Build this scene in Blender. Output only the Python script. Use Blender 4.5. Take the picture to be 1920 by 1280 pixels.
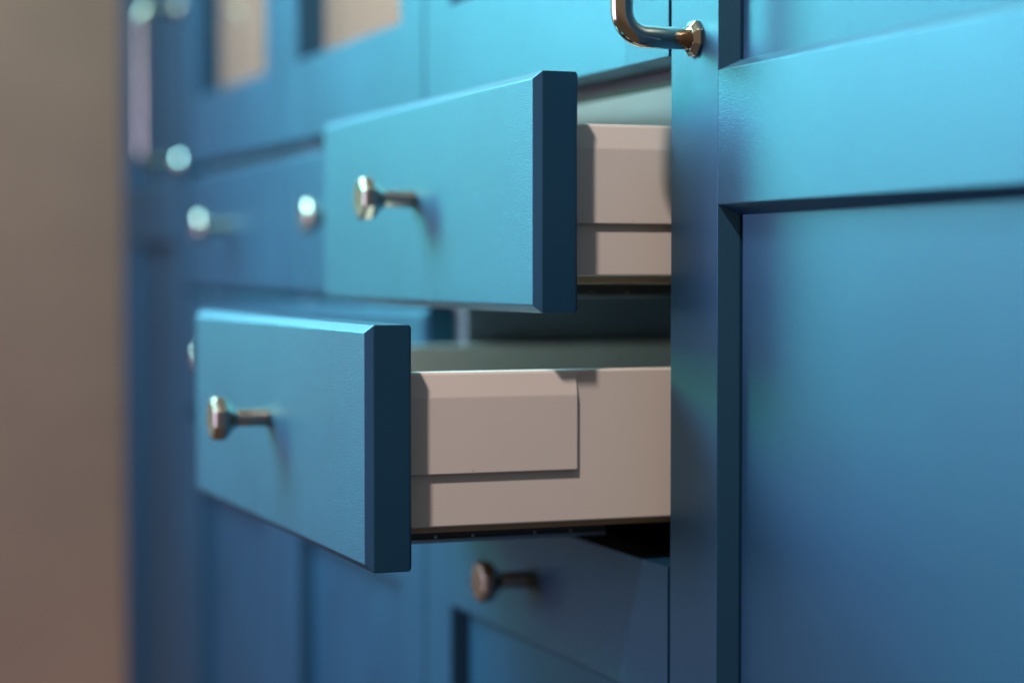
import bpy, bmesh, math
from mathutils import Vector, Matrix

for o in list(bpy.data.objects):
    bpy.data.objects.remove(o, do_unlink=True)
SC = bpy.context.scene
COL = SC.collection

# ------------------------------------------------------------------ camera
# x runs along the cabinet fronts, y goes into the cabinets, z is up (metres)
FPX = 3847.0
YAW = math.radians(20.8)
PITCH = math.radians(-1.97)
cam_d = bpy.data.cameras.new("camera")
cam = bpy.data.objects.new("camera", cam_d)
COL.objects.link(cam)
SC.camera = cam
cam.location = (1.0187, -0.4782, 0.0)
view = Vector((-math.cos(YAW) * math.cos(PITCH), math.sin(YAW) * math.cos(PITCH), math.sin(PITCH)))
cam.rotation_euler = view.to_track_quat('-Z', 'Y').to_euler()
cam_d.sensor_width = 36.0
cam_d.lens = FPX / 1920.0 * 36.0
cam_d.clip_start = 0.05
cam_d.clip_end = 60.0
cam_d.dof.use_dof = True
cam_d.dof.focus_distance = 1.078
cam_d.dof.aperture_fstop = 2.9

# ------------------------------------------------------------------ world and lamps
w = bpy.data.worlds.new("World")
SC.world = w
w.use_nodes = True
bg = w.node_tree.nodes["Background"]
# surroundings of the showroom: dim ceiling above, darker warm floor below
_wn, _wl = w.node_tree.nodes, w.node_tree.links
_tc = _wn.new("ShaderNodeTexCoord")
_sx = _wn.new("ShaderNodeSeparateXYZ")
_wl.new(_tc.outputs["Generated"], _sx.inputs[0])
_cr = _wn.new("ShaderNodeValToRGB")
_mr = _wn.new("ShaderNodeMapRange")
_mr.inputs["From Min"].default_value = -1.0
_mr.inputs["From Max"].default_value = 1.0
_wl.new(_sx.outputs["Z"], _mr.inputs["Value"])
_wl.new(_mr.outputs[0], _cr.inputs[0])
_cr.color_ramp.elements[0].position = 0.30
_cr.color_ramp.elements[0].color = (0.36, 0.30, 0.23, 1)
_cr.color_ramp.elements[1].position = 0.70
_cr.color_ramp.elements[1].color = (1.0, 0.88, 0.72, 1)
_wl.new(_cr.outputs[0], bg.inputs[0])
bg.inputs[1].default_value = 0.26

def lamp(name, loc, target, color, power, size, spot=None, blend=0.5, tall=None):
    if spot:
        d = bpy.data.lights.new(name, 'SPOT')
        d.spot_size = math.radians(spot)
        d.spot_blend = blend
        d.shadow_soft_size = size
    else:
        d = bpy.data.lights.new(name, 'AREA')
        d.shape = 'RECTANGLE' if tall else 'DISK'
        d.size = size
        if tall:
            d.size_y = tall
    d.energy = power
    d.color = color
    o = bpy.data.objects.new(name, d)
    o.location = loc
    o.rotation_euler = (Vector(target) - Vector(loc)).to_track_quat('-Z', 'Y').to_euler()
    COL.objects.link(o)
    return o

def rgb_lamp(name, loc, target, rgb, size, spot=None, blend=1.0, tall=None):
    m = max(rgb)
    return lamp(name, loc, target, tuple(c / m for c in rgb), m, size, spot, blend, tall)

rgb_lamp("cool_track_spot", (-2.0, -1.45, 1.15), (-0.34, 0, -0.03), (130, 420, 600), 0.42, spot=50)
rgb_lamp("turquoise_track_spot", (-2.3, -1.7, 0.7), (-0.26, -0.1, -0.02), (4, 180, 100), 0.35, spot=20)
rgb_lamp("cool_tall_soft_light", (-1.3, -1.3, 0.7), (0, 0, 0.7), (9, 12, 15), 1.10, tall=1.9)  # tall soft area light added for the full-length highlight on the handle bars
rgb_lamp("cool_ceiling_lamp", (-1.3, -1.0, 1.6), (0, 0, 0.1), (36, 78, 80), 1.0)
rgb_lamp("low_fill_light", (-0.6, -1.7, 0.1), (0.1, 0, -0.1), (10, 9, 18), 1.0)  # added blue fill, lifts the lower fronts towards cobalt
rgb_lamp("warm_ceiling_spot", (0.74, -0.84, 1.48), (-0.1, -0.1, 0.0), (160, 146, 138), 0.05, spot=50, blend=0.8)

SC.view_settings.view_transform = 'Standard'
SC.view_settings.look = 'None'
SC.view_settings.exposure = 0.0
SC.view_settings.gamma = 1.0
SC.view_settings.use_curve_mapping = False
SC.render.engine = 'CYCLES'

# ------------------------------------------------------------------ materials
def new_mat(name):
    m = bpy.data.materials.new(name)
    m.use_nodes = True
    nt = m.node_tree
    return m, nt, nt.nodes["Principled BSDF"]

def bumped(name, base, rough, mapscale, bump=0.15, dist=0.0004, metallic=0.0, var=0.06, rvar=0.08, spec=0.5, tint=None):
    m, nt, p = new_mat(name)
    N, L = nt.nodes, nt.links
    tc = N.new("ShaderNodeTexCoord")
    mp = N.new("ShaderNodeMapping")
    mp.inputs["Scale"].default_value = mapscale
    L.new(tc.outputs["Object"], mp.inputs["Vector"])
    n1 = N.new("ShaderNodeTexNoise")
    n1.inputs["Scale"].default_value = 1.0
    n1.inputs["Detail"].default_value = 5.0
    n1.inputs["Roughness"].default_value = 0.6
    L.new(mp.outputs[0], n1.inputs["Vector"])
    n2 = N.new("ShaderNodeTexNoise")
    n2.inputs["Scale"].default_value = 9.0
    n2.inputs["Detail"].default_value = 3.0
    L.new(tc.outputs["Object"], n2.inputs["Vector"])
    b = N.new("ShaderNodeBump")
    b.inputs["Strength"].default_value = bump
    b.inputs["Distance"].default_value = dist
    L.new(n1.outputs["Fac"], b.inputs["Height"])
    L.new(b.outputs[0], p.inputs["Normal"])
    mr = N.new("ShaderNodeMapRange")
    mr.inputs["From Min"].default_value = 0.3
    mr.inputs["From Max"].default_value = 0.7
    mr.inputs["To Min"].default_value = rough - rvar
    mr.inputs["To Max"].default_value = rough + rvar
    L.new(n2.outputs["Fac"], mr.inputs["Value"])
    L.new(mr.outputs[0], p.inputs["Roughness"])
    hs = N.new("ShaderNodeHueSaturation")
    hs.inputs["Color"].default_value = (*base, 1)
    mv = N.new("ShaderNodeMapRange")
    mv.inputs["From Min"].default_value = 0.3
    mv.inputs["From Max"].default_value = 0.7
    mv.inputs["To Min"].default_value = 1 - var
    mv.inputs["To Max"].default_value = 1 + var
    L.new(n2.outputs["Fac"], mv.inputs["Value"])
    L.new(mv.outputs[0], hs.inputs["Value"])
    L.new(hs.outputs[0], p.inputs["Base Color"])
    p.inputs["Metallic"].default_value = metallic
    p.inputs["Specular IOR Level"].default_value = spec
    if tint:
        p.inputs["Specular Tint"].default_value = (*tint, 1)
    return m

BLUE = (0.0035, 0.021, 0.054)
M_BLUE_H = bumped("blue_paint_horizontal_grain", BLUE, 0.44, (200, 1500, 1900), 0.42, 0.00048, var=0.03, rvar=0.025, spec=1.0, tint=(0.36, 0.87, 1.0))
M_BLUE_V = bumped("blue_paint_vertical_grain", BLUE, 0.44, (1900, 1500, 160), 0.42, 0.00048, var=0.03, rvar=0.025, spec=1.0, tint=(0.36, 0.87, 1.0))
M_TAUPE = bumped("taupe_powder_coat", (0.56, 0.475, 0.425), 0.45, (900, 900, 900), 0.05, 0.0003, var=0.02, rvar=0.04)
def add_specks(m, scale, thr, col):
    nt = m.node_tree
    N, L = nt.nodes, nt.links
    p = N["Principled BSDF"]
    tc = N.new("ShaderNodeTexCoord")
    vo = N.new("ShaderNodeTexVoronoi")
    vo.inputs["Scale"].default_value = scale
    L.new(tc.outputs["Object"], vo.inputs["Vector"])
    lt = N.new("ShaderNodeMath")
    lt.operation = 'LESS_THAN'
    lt.inputs[1].default_value = thr
    L.new(vo.outputs["Distance"], lt.inputs[0])
    mx = N.new("ShaderNodeMix")
    mx.data_type = 'RGBA'
    src = p.inputs["Base Color"].links[0].from_socket
    L.new(lt.outputs[0], mx.inputs["Factor"])
    L.new(src, mx.inputs["A"])
    mx.inputs["B"].default_value = (*col, 1)
    L.new(mx.outputs["Result"], p.inputs["Base Color"])
add_specks(M_TAUPE, 55.0, 0.035, (0.16, 0.13, 0.11))
M_WHITE = bumped("white_melamine", (0.80, 0.82, 0.80), 0.45, (700, 700, 700), 0.05, 0.0002, var=0.02)
M_GREY = bumped("shade_darkened_melamine", (0.105, 0.118, 0.145), 0.5, (700, 700, 700), 0.05, 0.0002, var=0.03)  # shade of the open cavity put into the carcass colour
M_EDGE = bumped("grey_edge_band", (0.36, 0.38, 0.39), 0.5, (700, 700, 700), 0.05, 0.0002, var=0.03)
M_EDGEBROWN = bumped("brown_edge_band", (0.10, 0.075, 0.06), 0.5, (700, 700, 700), 0.05, 0.0002, var=0.03)
M_CREAM = bumped("cream_melamine", (0.62, 0.57, 0.51), 0.5, (600, 600, 600), 0.05, 0.0002, var=0.03)
M_BOARD = bumped("brown_board", (0.42, 0.28, 0.18), 0.7, (60, 500, 500), 0.3, 0.0005, var=0.15)
M_PLASTIC = bumped("dark_grey_plastic", (0.045, 0.048, 0.055), 0.42, (800, 800, 800), 0.1, 0.0002)
M_STEEL = bumped("galvanised_steel", (0.30, 0.32, 0.34), 0.35, (300, 300, 300), 0.05, 0.0002, metallic=1.0)
M_BRASS = bumped("champagne_brass", (0.62, 0.50, 0.38), 0.12, (400, 400, 400), 0.02, 0.0001, metallic=1.0, var=0.04, rvar=0.03)
M_SATIN = bumped("satin_champagne_brass", (0.60, 0.48, 0.36), 0.27, (400, 400, 400), 0.03, 0.0001, metallic=1.0, var=0.05, rvar=0.05)
M_WALL = bumped("taupe_wall_paint", (0.49, 0.255, 0.172), 0.8, (150, 150, 150), 0.2, 0.001, var=0.05, rvar=0.03, spec=0.2)

def glass_mat():
    m = bpy.data.materials.new("cabinet_glass")
    m.use_nodes = True
    nt = m.node_tree
    N, L = nt.nodes, nt.links
    for n in list(N):
        N.remove(n)
    out = N.new("ShaderNodeOutputMaterial")
    mix = N.new("ShaderNodeMixShader")
    fr = N.new("ShaderNodeFresnel")
    fr.inputs["IOR"].default_value = 2.2
    tr = N.new("ShaderNodeBsdfTransparent")
    tr.inputs[0].default_value = (0.90, 0.92, 0.91, 1)
    gl = N.new("ShaderNodeBsdfGlossy")
    gl.inputs["Roughness"].default_value = 0.03
    geo = N.new("ShaderNodeNewGeometry")
    inv = N.new("ShaderNodeMath")
    inv.operation = 'SUBTRACT'
    inv.inputs[0].default_value = 1.0
    L.new(geo.outputs["Backfacing"], inv.inputs[1])
    mul = N.new("ShaderNodeMath")
    mul.operation = 'MULTIPLY'
    L.new(fr.outputs[0], mul.inputs[0])
    L.new(inv.outputs[0], mul.inputs[1])
    L.new(mul.outputs[0], mix.inputs[0])
    L.new(tr.outputs[0], mix.inputs[1])
    L.new(gl.outputs[0], mix.inputs[2])
    L.new(mix.outputs[0], out.inputs[0])
    return m
M_GLASS = glass_mat()

# ------------------------------------------------------------------ mesh helpers
def finish(name, bm, mat, parent=None, smooth=False, bevel=0.0, seg=2):
    if bevel > 0:
        bmesh.ops.bevel(bm, geom=list(bm.edges), offset=bevel, segments=seg, profile=0.5,
                        affect='EDGES', clamp_overlap=True)
    bmesh.ops.recalc_face_normals(bm, faces=list(bm.faces))
    me = bpy.data.meshes.new(name)
    bm.to_mesh(me)
    bm.free()
    me.materials.append(mat)
    if smooth:
        for p in me.polygons:
            p.use_smooth = True
    o = bpy.data.objects.new(name, me)
    COL.objects.link(o)
    if parent:
        o.parent = parent
    return o

def box_bm(x0, x1, y0, y1, z0, z1, bm=None):
    bm = bm or bmesh.new()
    v = [bm.verts.new(c) for c in ((x0, y0, z0), (x1, y0, z0), (x1, y1, z0), (x0, y1, z0),
                                   (x0, y0, z1), (x1, y0, z1), (x1, y1, z1), (x0, y1, z1))]
    for f in ((0, 3, 2, 1), (4, 5, 6, 7), (0, 1, 5, 4), (1, 2, 6, 5), (2, 3, 7, 6), (3, 0, 4, 7)):
        bm.faces.new([v[i] for i in f])
    return bm

def box(name, x0, x1, y0, y1, z0, z1, mat, parent=None, bevel=0.0006):
    return finish(name, box_bm(x0, x1, y0, y1, z0, z1), mat, parent, bevel=bevel)

def rings_bm(rings):
    """closed solid from a list of vertex rings of equal length"""
    bm = bmesh.new()
    R = [[bm.verts.new(c) for c in r] for r in rings]
    n = len(R[0])
    bm.faces.new(R[0][::-1])
    bm.faces.new(R[-1])
    for a, b in zip(R[:-1], R[1:]):
        for i in range(n):
            j = (i + 1) % n
            bm.faces.new((a[i], a[j], b[j], b[i]))
    return bm

def front_slab(name, x0, x1, y, t, z0, z1, a, b, mat, parent):
    def ring(yy, i):
        return [(x0 + i, yy, z0 + i), (x1 - i, yy, z0 + i), (x1 - i, yy, z1 - i), (x0 + i, yy, z1 - i)]
    return finish(name, rings_bm([ring(y, a), ring(y + a, 0), ring(y + t - b, 0), ring(y + t, b)]),
                  mat, parent, bevel=0.00045, seg=2)

def prism_z(name, poly, z0, z1, mat, parent, bevel=0.0004):
    return finish(name, rings_bm([[(x, y, z0) for x, y in poly], [(x, y, z1) for x, y in poly]]),
                  mat, parent, bevel=bevel)

def prism_x(name, poly, x0, x1, mat, parent, bevel=0.0004):
    return finish(name, rings_bm([[(x0, y, z) for y, z in poly], [(x1, y, z) for y, z in poly]]),
                  mat, parent, bevel=bevel)

def lathe(name, prof, n, mat, parent, centre, bevel=0.0, smooth=False, phase=0.5):
    """profile of (distance out from the front, radius); axis along -y"""
    cx, cy, cz = centre
    rings = []
    for d, r in prof:
        rings.append([(cx + r * math.cos(2 * math.pi * (i + phase) / n), cy - d,
                       cz + r * math.sin(2 * math.pi * (i + phase) / n)) for i in range(n)])
    return finish(name, rings_bm(rings), mat, parent, bevel=bevel, smooth=smooth)

def empty(name, loc, label, cat, group=None):
    o = bpy.data.objects.new(name, None)
    o.empty_display_size = 0.05
    o.location = loc
    COL.objects.link(o)
    o["label"] = label
    o["category"] = cat
    if group:
        o["group"] = group
    return o

# ------------------------------------------------------------------ shared dimensions
PITCHX = 0.4235        # column pitch
GAP = 0.0035
W = PITCHX - GAP       # front width
T = 0.025              # front thickness
STILE = 0.0567
CW, CD = 0.0055, 0.010  # inner chamfer width, depth
Z_D1 = (-0.0226, 0.1066)
Z_D2 = (-0.1572, -0.0280)
Z_BASE = (-0.760, -0.1622)
Z_GLASS = (0.1166, 0.86)
Z_TALL = (-0.760, 0.86)
YC = 0.0275            # carcass front edge

# ------------------------------------------------------------------ setting
wall = box("wall", -1.82, -1.676, -0.45, 0.62, -0.80, 1.0, M_WALL, bevel=0.002)
wall["kind"] = "structure"

# ------------------------------------------------------------------ builders
def knob(parent, x, y, z, n=8):
    head = lathe("knob", [(0.0190, 0.0058), (0.0222, 0.0078), (0.0262, 0.0126), (0.0288, 0.0141), (0.0334, 0.0141),
                          (0.0351, 0.0124), (0.0355, 0.0114)], n, M_SATIN, parent, (x, y, z), bevel=0.0007)
    lathe("stem", [(0.0, 0.0060), (0.0192, 0.0056)], n, M_SATIN, head,
          (x, y, z), bevel=0.0005)
    return head

def handle(parent, x, y, z0, z1):
    r, out, R = 0.0059, 0.0425, 0.0135
    pts = [(-0.0035, z0)]
    pts.append((-(out - R), z0))
    for i in range(1, 13):
        a = math.pi / 2 * i / 12
        pts.append((-(out - R) - R * math.sin(a), z0 + R - R * math.cos(a)))
    for i in range(0, 13):
        a = math.pi / 2 * i / 12
        pts.append((-(out - R) - R * math.cos(a), z1 - R + R * math.sin(a)))
    pts.append((-0.0035, z1))
    n = 32
    rings = []
    for k, (py, pz) in enumerate(pts):
        q = pts[max(k - 1, 0)]
        s = pts[min(k + 1, len(pts) - 1)]
        t = Vector((0, s[0] - q[0], s[1] - q[1])).normalized()
        nn = Vector((1, 0, 0)).cross(t)
        rings.append([tuple(Vector((x, y + py, pz)) + r * (math.cos(2 * math.pi * i / n) * Vector((1, 0, 0))
                                                         + math.sin(2 * math.pi * i / n) * nn)) for i in range(n)])
    h = finish("handle", rings_bm(rings), M_BRASS, parent, smooth=True)
    for zz in (z0, z1):
        lathe("rosette", [(0.0, 0.0102), (0.0020, 0.0102), (0.0044, 0.0072), (0.0047, 0.0064)], 8, M_BRASS, h,
              (x, y, zz), bevel=0.0004)
    return h

def frame_door(parent, x0, x1, z0, z1, rails, glass=False):
    """door with stiles, rails and recessed panels; rails = list of (z low, z high)"""
    d = bpy.data.objects.new("door", None)
    d.empty_display_size = 0.05
    COL.objects.link(d)
    d.parent = parent
    s0, s1 = x0 + STILE, x1 - STILE
    prism_z("stile", [(x0, 0), (s0, 0), (s0 + CW, CD), (s0 + CW, T), (x0, T)], z0, z1, M_BLUE_V, d)
    prism_z("stile", [(x1, 0), (x1, T), (s1 - CW, T), (s1 - CW, CD), (s1, 0)], z0, z1, M_BLUE_V, d)
    tb = T - 0.0004
    for i, (a, b) in enumerate(rails):
        poly = []
        if i == 0:
            poly = [(0, z0), (tb, z0)]
        else:
            poly = [(0, a), (CD, a - CW), (tb, a - CW)]
        if i == len(rails) - 1:
            poly += [(tb, b), (0, b)]
        else:
            poly += [(tb, b + CW), (CD, b + CW), (0, b)]
        prism_x("rail", poly, s0, s1, M_BLUE_H, d)
    g = 0.0012
    for (a, b), (c, e) in zip(rails[:-1], rails[1:]):
        if glass:
            box("glass_pane", s0 + CW - 0.004, s1 - CW + 0.004, 0.0140, 0.0180, b + CW - 0.004, c - CW + 0.004, M_GLASS, d, bevel=0)
        else:
            box("panel", s0 + CW + g, s1 - CW - g, 0.0109, 0.0190, b + CW - 0.003, c - CW + 0.003, M_BLUE_V, d)
    return d

def make_drawer(x_left, zr, out, label, group=None, detail=True):
    """x_left = left end of front, out = how far the front is pulled out of the closed plane"""
    z0, z1 = zr
    e = empty("drawer", (x_left + W / 2, -out, z0), label, "drawer", group)
    h = z1 - z0
    front_slab("front", -W / 2, W / 2, 0.0, T, 0.0, h, 0.0042, 0.0014, M_BLUE_H, e)
    knob(e, 0.0, 0.0, h / 2 + 0.003)
    c = 0.020                      # inset of the box side from the end of the front
    L = 0.42
    b0, b1 = 0.0198, h - 0.0262   # box side bottom and top
    if not detail:
        L = 0.30
    for s in (1, -1):
        xo = s * (W / 2 - c)
        xi = s * (W / 2 - c - 0.0125)
        lo, hi = min(xo, xi), max(xo, xi)
        side = box("box_side", lo, hi, T, T + L, b0, b1, M_TAUPE, e, bevel=0.0009)
        if detail:
            # proud cover plate whose upper face slopes back to the top of the side
            p = 0.0026
            zb, zs = b0 + 0.0285, b1 - 0.0135
            poly = [(xo - s * 0.001, zb), (xo + s * p, zb), (xo + s * p, zs), (xo + s * 0.0002, b1 - 0.0008), (xo - s * 0.001, b1 - 0.0008)]
            y1 = T + 0.1010
            r1 = [(x, T + 0.0003, z) for x, z in poly]
            r2 = [(x, y1, z) for x, z in poly]
            finish("cover_plate", rings_bm([r1, r2]), M_TAUPE, side, bevel=0.0006)
            # lower strip close to the front
    box("box_bottom", -(W / 2 - c - 0.013), (W / 2 - c - 0.013), T + 0.001, T + L - 0.017, b0 - 0.0045, b0 + 0.009, M_BOARD, e)
    box("box_liner", -(W / 2 - c - 0.0134), (W / 2 - c - 0.0134), T + 0.0014, T + L - 0.0175, b0 + 0.0092, b0 + 0.012, M_WHITE, e)
    box("box_back", -(W / 2 - c - 0.0135), (W / 2 - c - 0.0135), T + L - 0.016, T + L - 0.001, b0 + 0.001, b1 - 0.004, M_WHITE, e)
    if detail:
        for s in (1, -1):
            xa, xb = s * (W / 2 - 0.055), s * (W / 2 - 0.085)
            lk = box("front_lock", min(xa, xb), max(xa, xb), T + 0.0005, T + 0.134, b0 - 0.0112, b0 - 0.0047, M_PLASTIC, e, bevel=0.0008)
            for k, yy in enumerate((0.031, 0.053, 0.090, 0.112)):
                lathe_x = finish("screw", rings_bm([[(xa + s * dd, T + yy + rr * math.cos(2 * math.pi * i / 8),
                                                      b0 - 0.0098 + rr * math.sin(2 * math.pi * i / 8)) for i in range(8)]
                                                    for dd, rr in ((-0.002, 0.0013), (0.0006, 0.0013), (0.001, 0.0008))]), M_BRASS, lk)
            ra, rb = s * (W / 2 - 0.052), s * (W / 2 - 0.0545)
            box("runner_lip", min(ra, rb), max(ra, rb), T + 0.001, T + 0.133, b0 - 0.0128, b0 - 0.0106, M_STEEL, e, bevel=0.0003)
    return e

def carcass(parent, x0, x1, z0, z1, mat, boards=(), depth=0.52, back=0.008, edge=None):
    for xs in (x0, x1 - 0.016):
        sp = box("side_panel", xs, xs + 0.016, YC, YC + depth, z0, z1, mat, parent)
        if edge:
            box("edge_band", xs - 0.0001, xs + 0.0161, YC - 0.0012, YC - 0.0001, z0, z1, edge, sp, bevel=0.0002)
    box("back_panel", x0 + 0.0165, x1 - 0.0165, YC + depth - back, YC + depth - 0.0005, z0 + 0.001, z1 - 0.001, mat, parent)
    for a, b in boards:
        box("board", x0 + 0.0165, x1 - 0.0165, YC + 0.0004, YC + depth - back - 0.0005, a, b, mat, parent)

# ------------------------------------------------------------------ tall cabinet beside the drawers (near)
xa = GAP
t1 = empty("tall_cabinet", (xa + W / 2, 0, Z_TALL[0]), "blue tall cabinet nearest the camera, framed door with brass handle", "cabinet",
           "blue tall cabinets")
def rel(e):
    return Vector(e.location)

class Off:
    """build parts in world coordinates, then move them under their thing"""
def settle(e):
    for ch in e.children:
        ch.matrix_parent_inverse = Matrix.Translation(-Vector(e.location))

frame_door(t1, xa, xa + W, *Z_TALL, rails=[(Z_TALL[0], Z_TALL[0] + 0.08), (0.0345, 0.1036), (Z_TALL[1] - 0.075, Z_TALL[1])])
handle(t1, xa + 0.0298, 0.0, 0.1225, 0.2960)
carcass(t1, xa - GAP / 2 + 0.0002, xa + W + GAP / 2 - 0.0002, *Z_TALL, M_WHITE, [(Z_TALL[0] + 0.0005, Z_TALL[0] + 0.0165), (0.06, 0.076), (Z_TALL[1] - 0.0165, Z_TALL[1] - 0.0005)])
settle(t1)

# ------------------------------------------------------------------ far tall cabinet
xf1 = -3 * PITCHX - 0.0
xf0 = -1.6745
t2 = empty("tall_cabinet", ((xf0 + xf1) / 2, 0, Z_TALL[0]), "blurred blue tall cabinet at the far end against the taupe wall", "cabinet",
           "blue tall cabinets")
frame_door(t2, xf0, xf1 - GAP + 0.0035 - 0.0035, *Z_TALL, rails=[(Z_TALL[0], Z_TALL[0] + 0.08), (0.0345, 0.1036), (Z_TALL[1] - 0.075, Z_TALL[1])])
handle(t2, xf1 - GAP - 0.0285, 0.0, 0.1225, 0.2960)
carcass(t2, xf0 + 0.0005, xf1 - GAP / 2 - 0.0002, *Z_TALL, M_WHITE, [(Z_TALL[0] + 0.0005, Z_TALL[0] + 0.0165), (0.06, 0.076), (Z_TALL[1] - 0.0165, Z_TALL[1] - 0.0005)])
settle(t2)

# ------------------------------------------------------------------ three middle columns
names_glass = ["blue glass-door cabinet above the two open drawers",
               "middle blue glass-door cabinet with plain beige pane",
               "far blue glass-door cabinet beside the distant brass handle"]
names_base = ["blue base cabinet with brass knob under the open drawers",
              "blue base cabinet in the middle column below the lower open drawer",
              "farthest blue base cabinet seen at the lower left"]
for k in range(3):
    x1 = -k * PITCHX
    x0 = x1 - W
    cx0, cx1 = x0 - GAP / 2 + 0.0002, x1 + GAP / 2 - 0.0002
    if k == 2:
        pass
    g = empty("glass_cabinet", ((x0 + x1) / 2, 0, Z_GLASS[0]), names_glass[k], "cabinet", "blue glass-door cabinets")
    frame_door(g, x0, x1, *Z_GLASS, rails=[(Z_GLASS[0], Z_GLASS[0] + 0.0705), (Z_GLASS[1] - 0.07, Z_GLASS[1])], glass=True)
    carcass(g, cx0, cx1, 0.1160, Z_GLASS[1], M_CREAM, [(0.1165, 0.1255), (0.40, 0.416), (Z_GLASS[1] - 0.0165, Z_GLASS[1] - 0.0005)], depth=0.33)
    # unseen fill lamp added under the shelf to turn the pane bright beige
    ld = bpy.data.lights.new("pane_fill_lamp", 'AREA')
    ld.shape = 'RECTANGLE'
    ld.size, ld.size_y = 0.34, 0.08
    ld.energy = 0.78
    ld.color = (1.0, 0.86, 0.86)
    lo_ = bpy.data.objects.new("pane_fill_lamp", ld)
    lo_.location = ((x0 + x1) / 2, YC + 0.12, 0.397)
    COL.objects.link(lo_)
    settle(g)
    b = empty("base_cabinet", ((x0 + x1) / 2, 0, Z_BASE[0]), names_base[k], "cabinet", "blue base cabinets")
    frame_door(b, x0, x1, *Z_BASE, rails=[(Z_BASE[0], Z_BASE[0] + 0.08), (-0.2385, Z_BASE[1])])
    if k < 2:
        knob(b, (x0 + x1) / 2, 0.0, -0.1985)
    carcass(b, cx0, cx1, Z_BASE[0], 0.1155, M_GREY, [(Z_BASE[0] + 0.0005, Z_BASE[0] + 0.0165)], depth=0.52, edge=M_EDGE)
    tb_ = box("top_board", cx0 + 0.0165, cx1 - 0.0165, YC + 0.0008, YC + 0.51, 0.1056, 0.1150, M_WHITE, b)
    box("edge_band", cx0 + 0.0166, cx1 - 0.0166, YC - 0.0006, YC + 0.0006, 0.1058, 0.1148, M_EDGEBROWN, tb_, bevel=0.0002)
    settle(b)

# ------------------------------------------------------------------ drawers
make_drawer(-W, Z_D1, 0.0781, "blue drawer pulled out a little way, the upper of the two open ones")
make_drawer(-W, Z_D2, 0.1720, "blue drawer pulled out furthest, the lower of the two open ones")
make_drawer(-PITCHX - W, Z_D1, 0.0, "closed blue top drawer in the column next to the open drawers", "closed blue drawers", detail=False)
make_drawer(-PITCHX - W, Z_D2, 0.0, "closed blue lower drawer seen through the gap between the two open drawers", "closed blue drawers", detail=False)
make_drawer(-2 * PITCHX - W, Z_D1, 0.0, "farthest closed blue top drawer with blurred brass knob", "closed blue drawers", detail=False)
make_drawer(-2 * PITCHX - W, Z_D2, 0.0, "farthest closed blue lower drawer mostly hidden behind the open lower drawer", "closed blue drawers", detail=False)
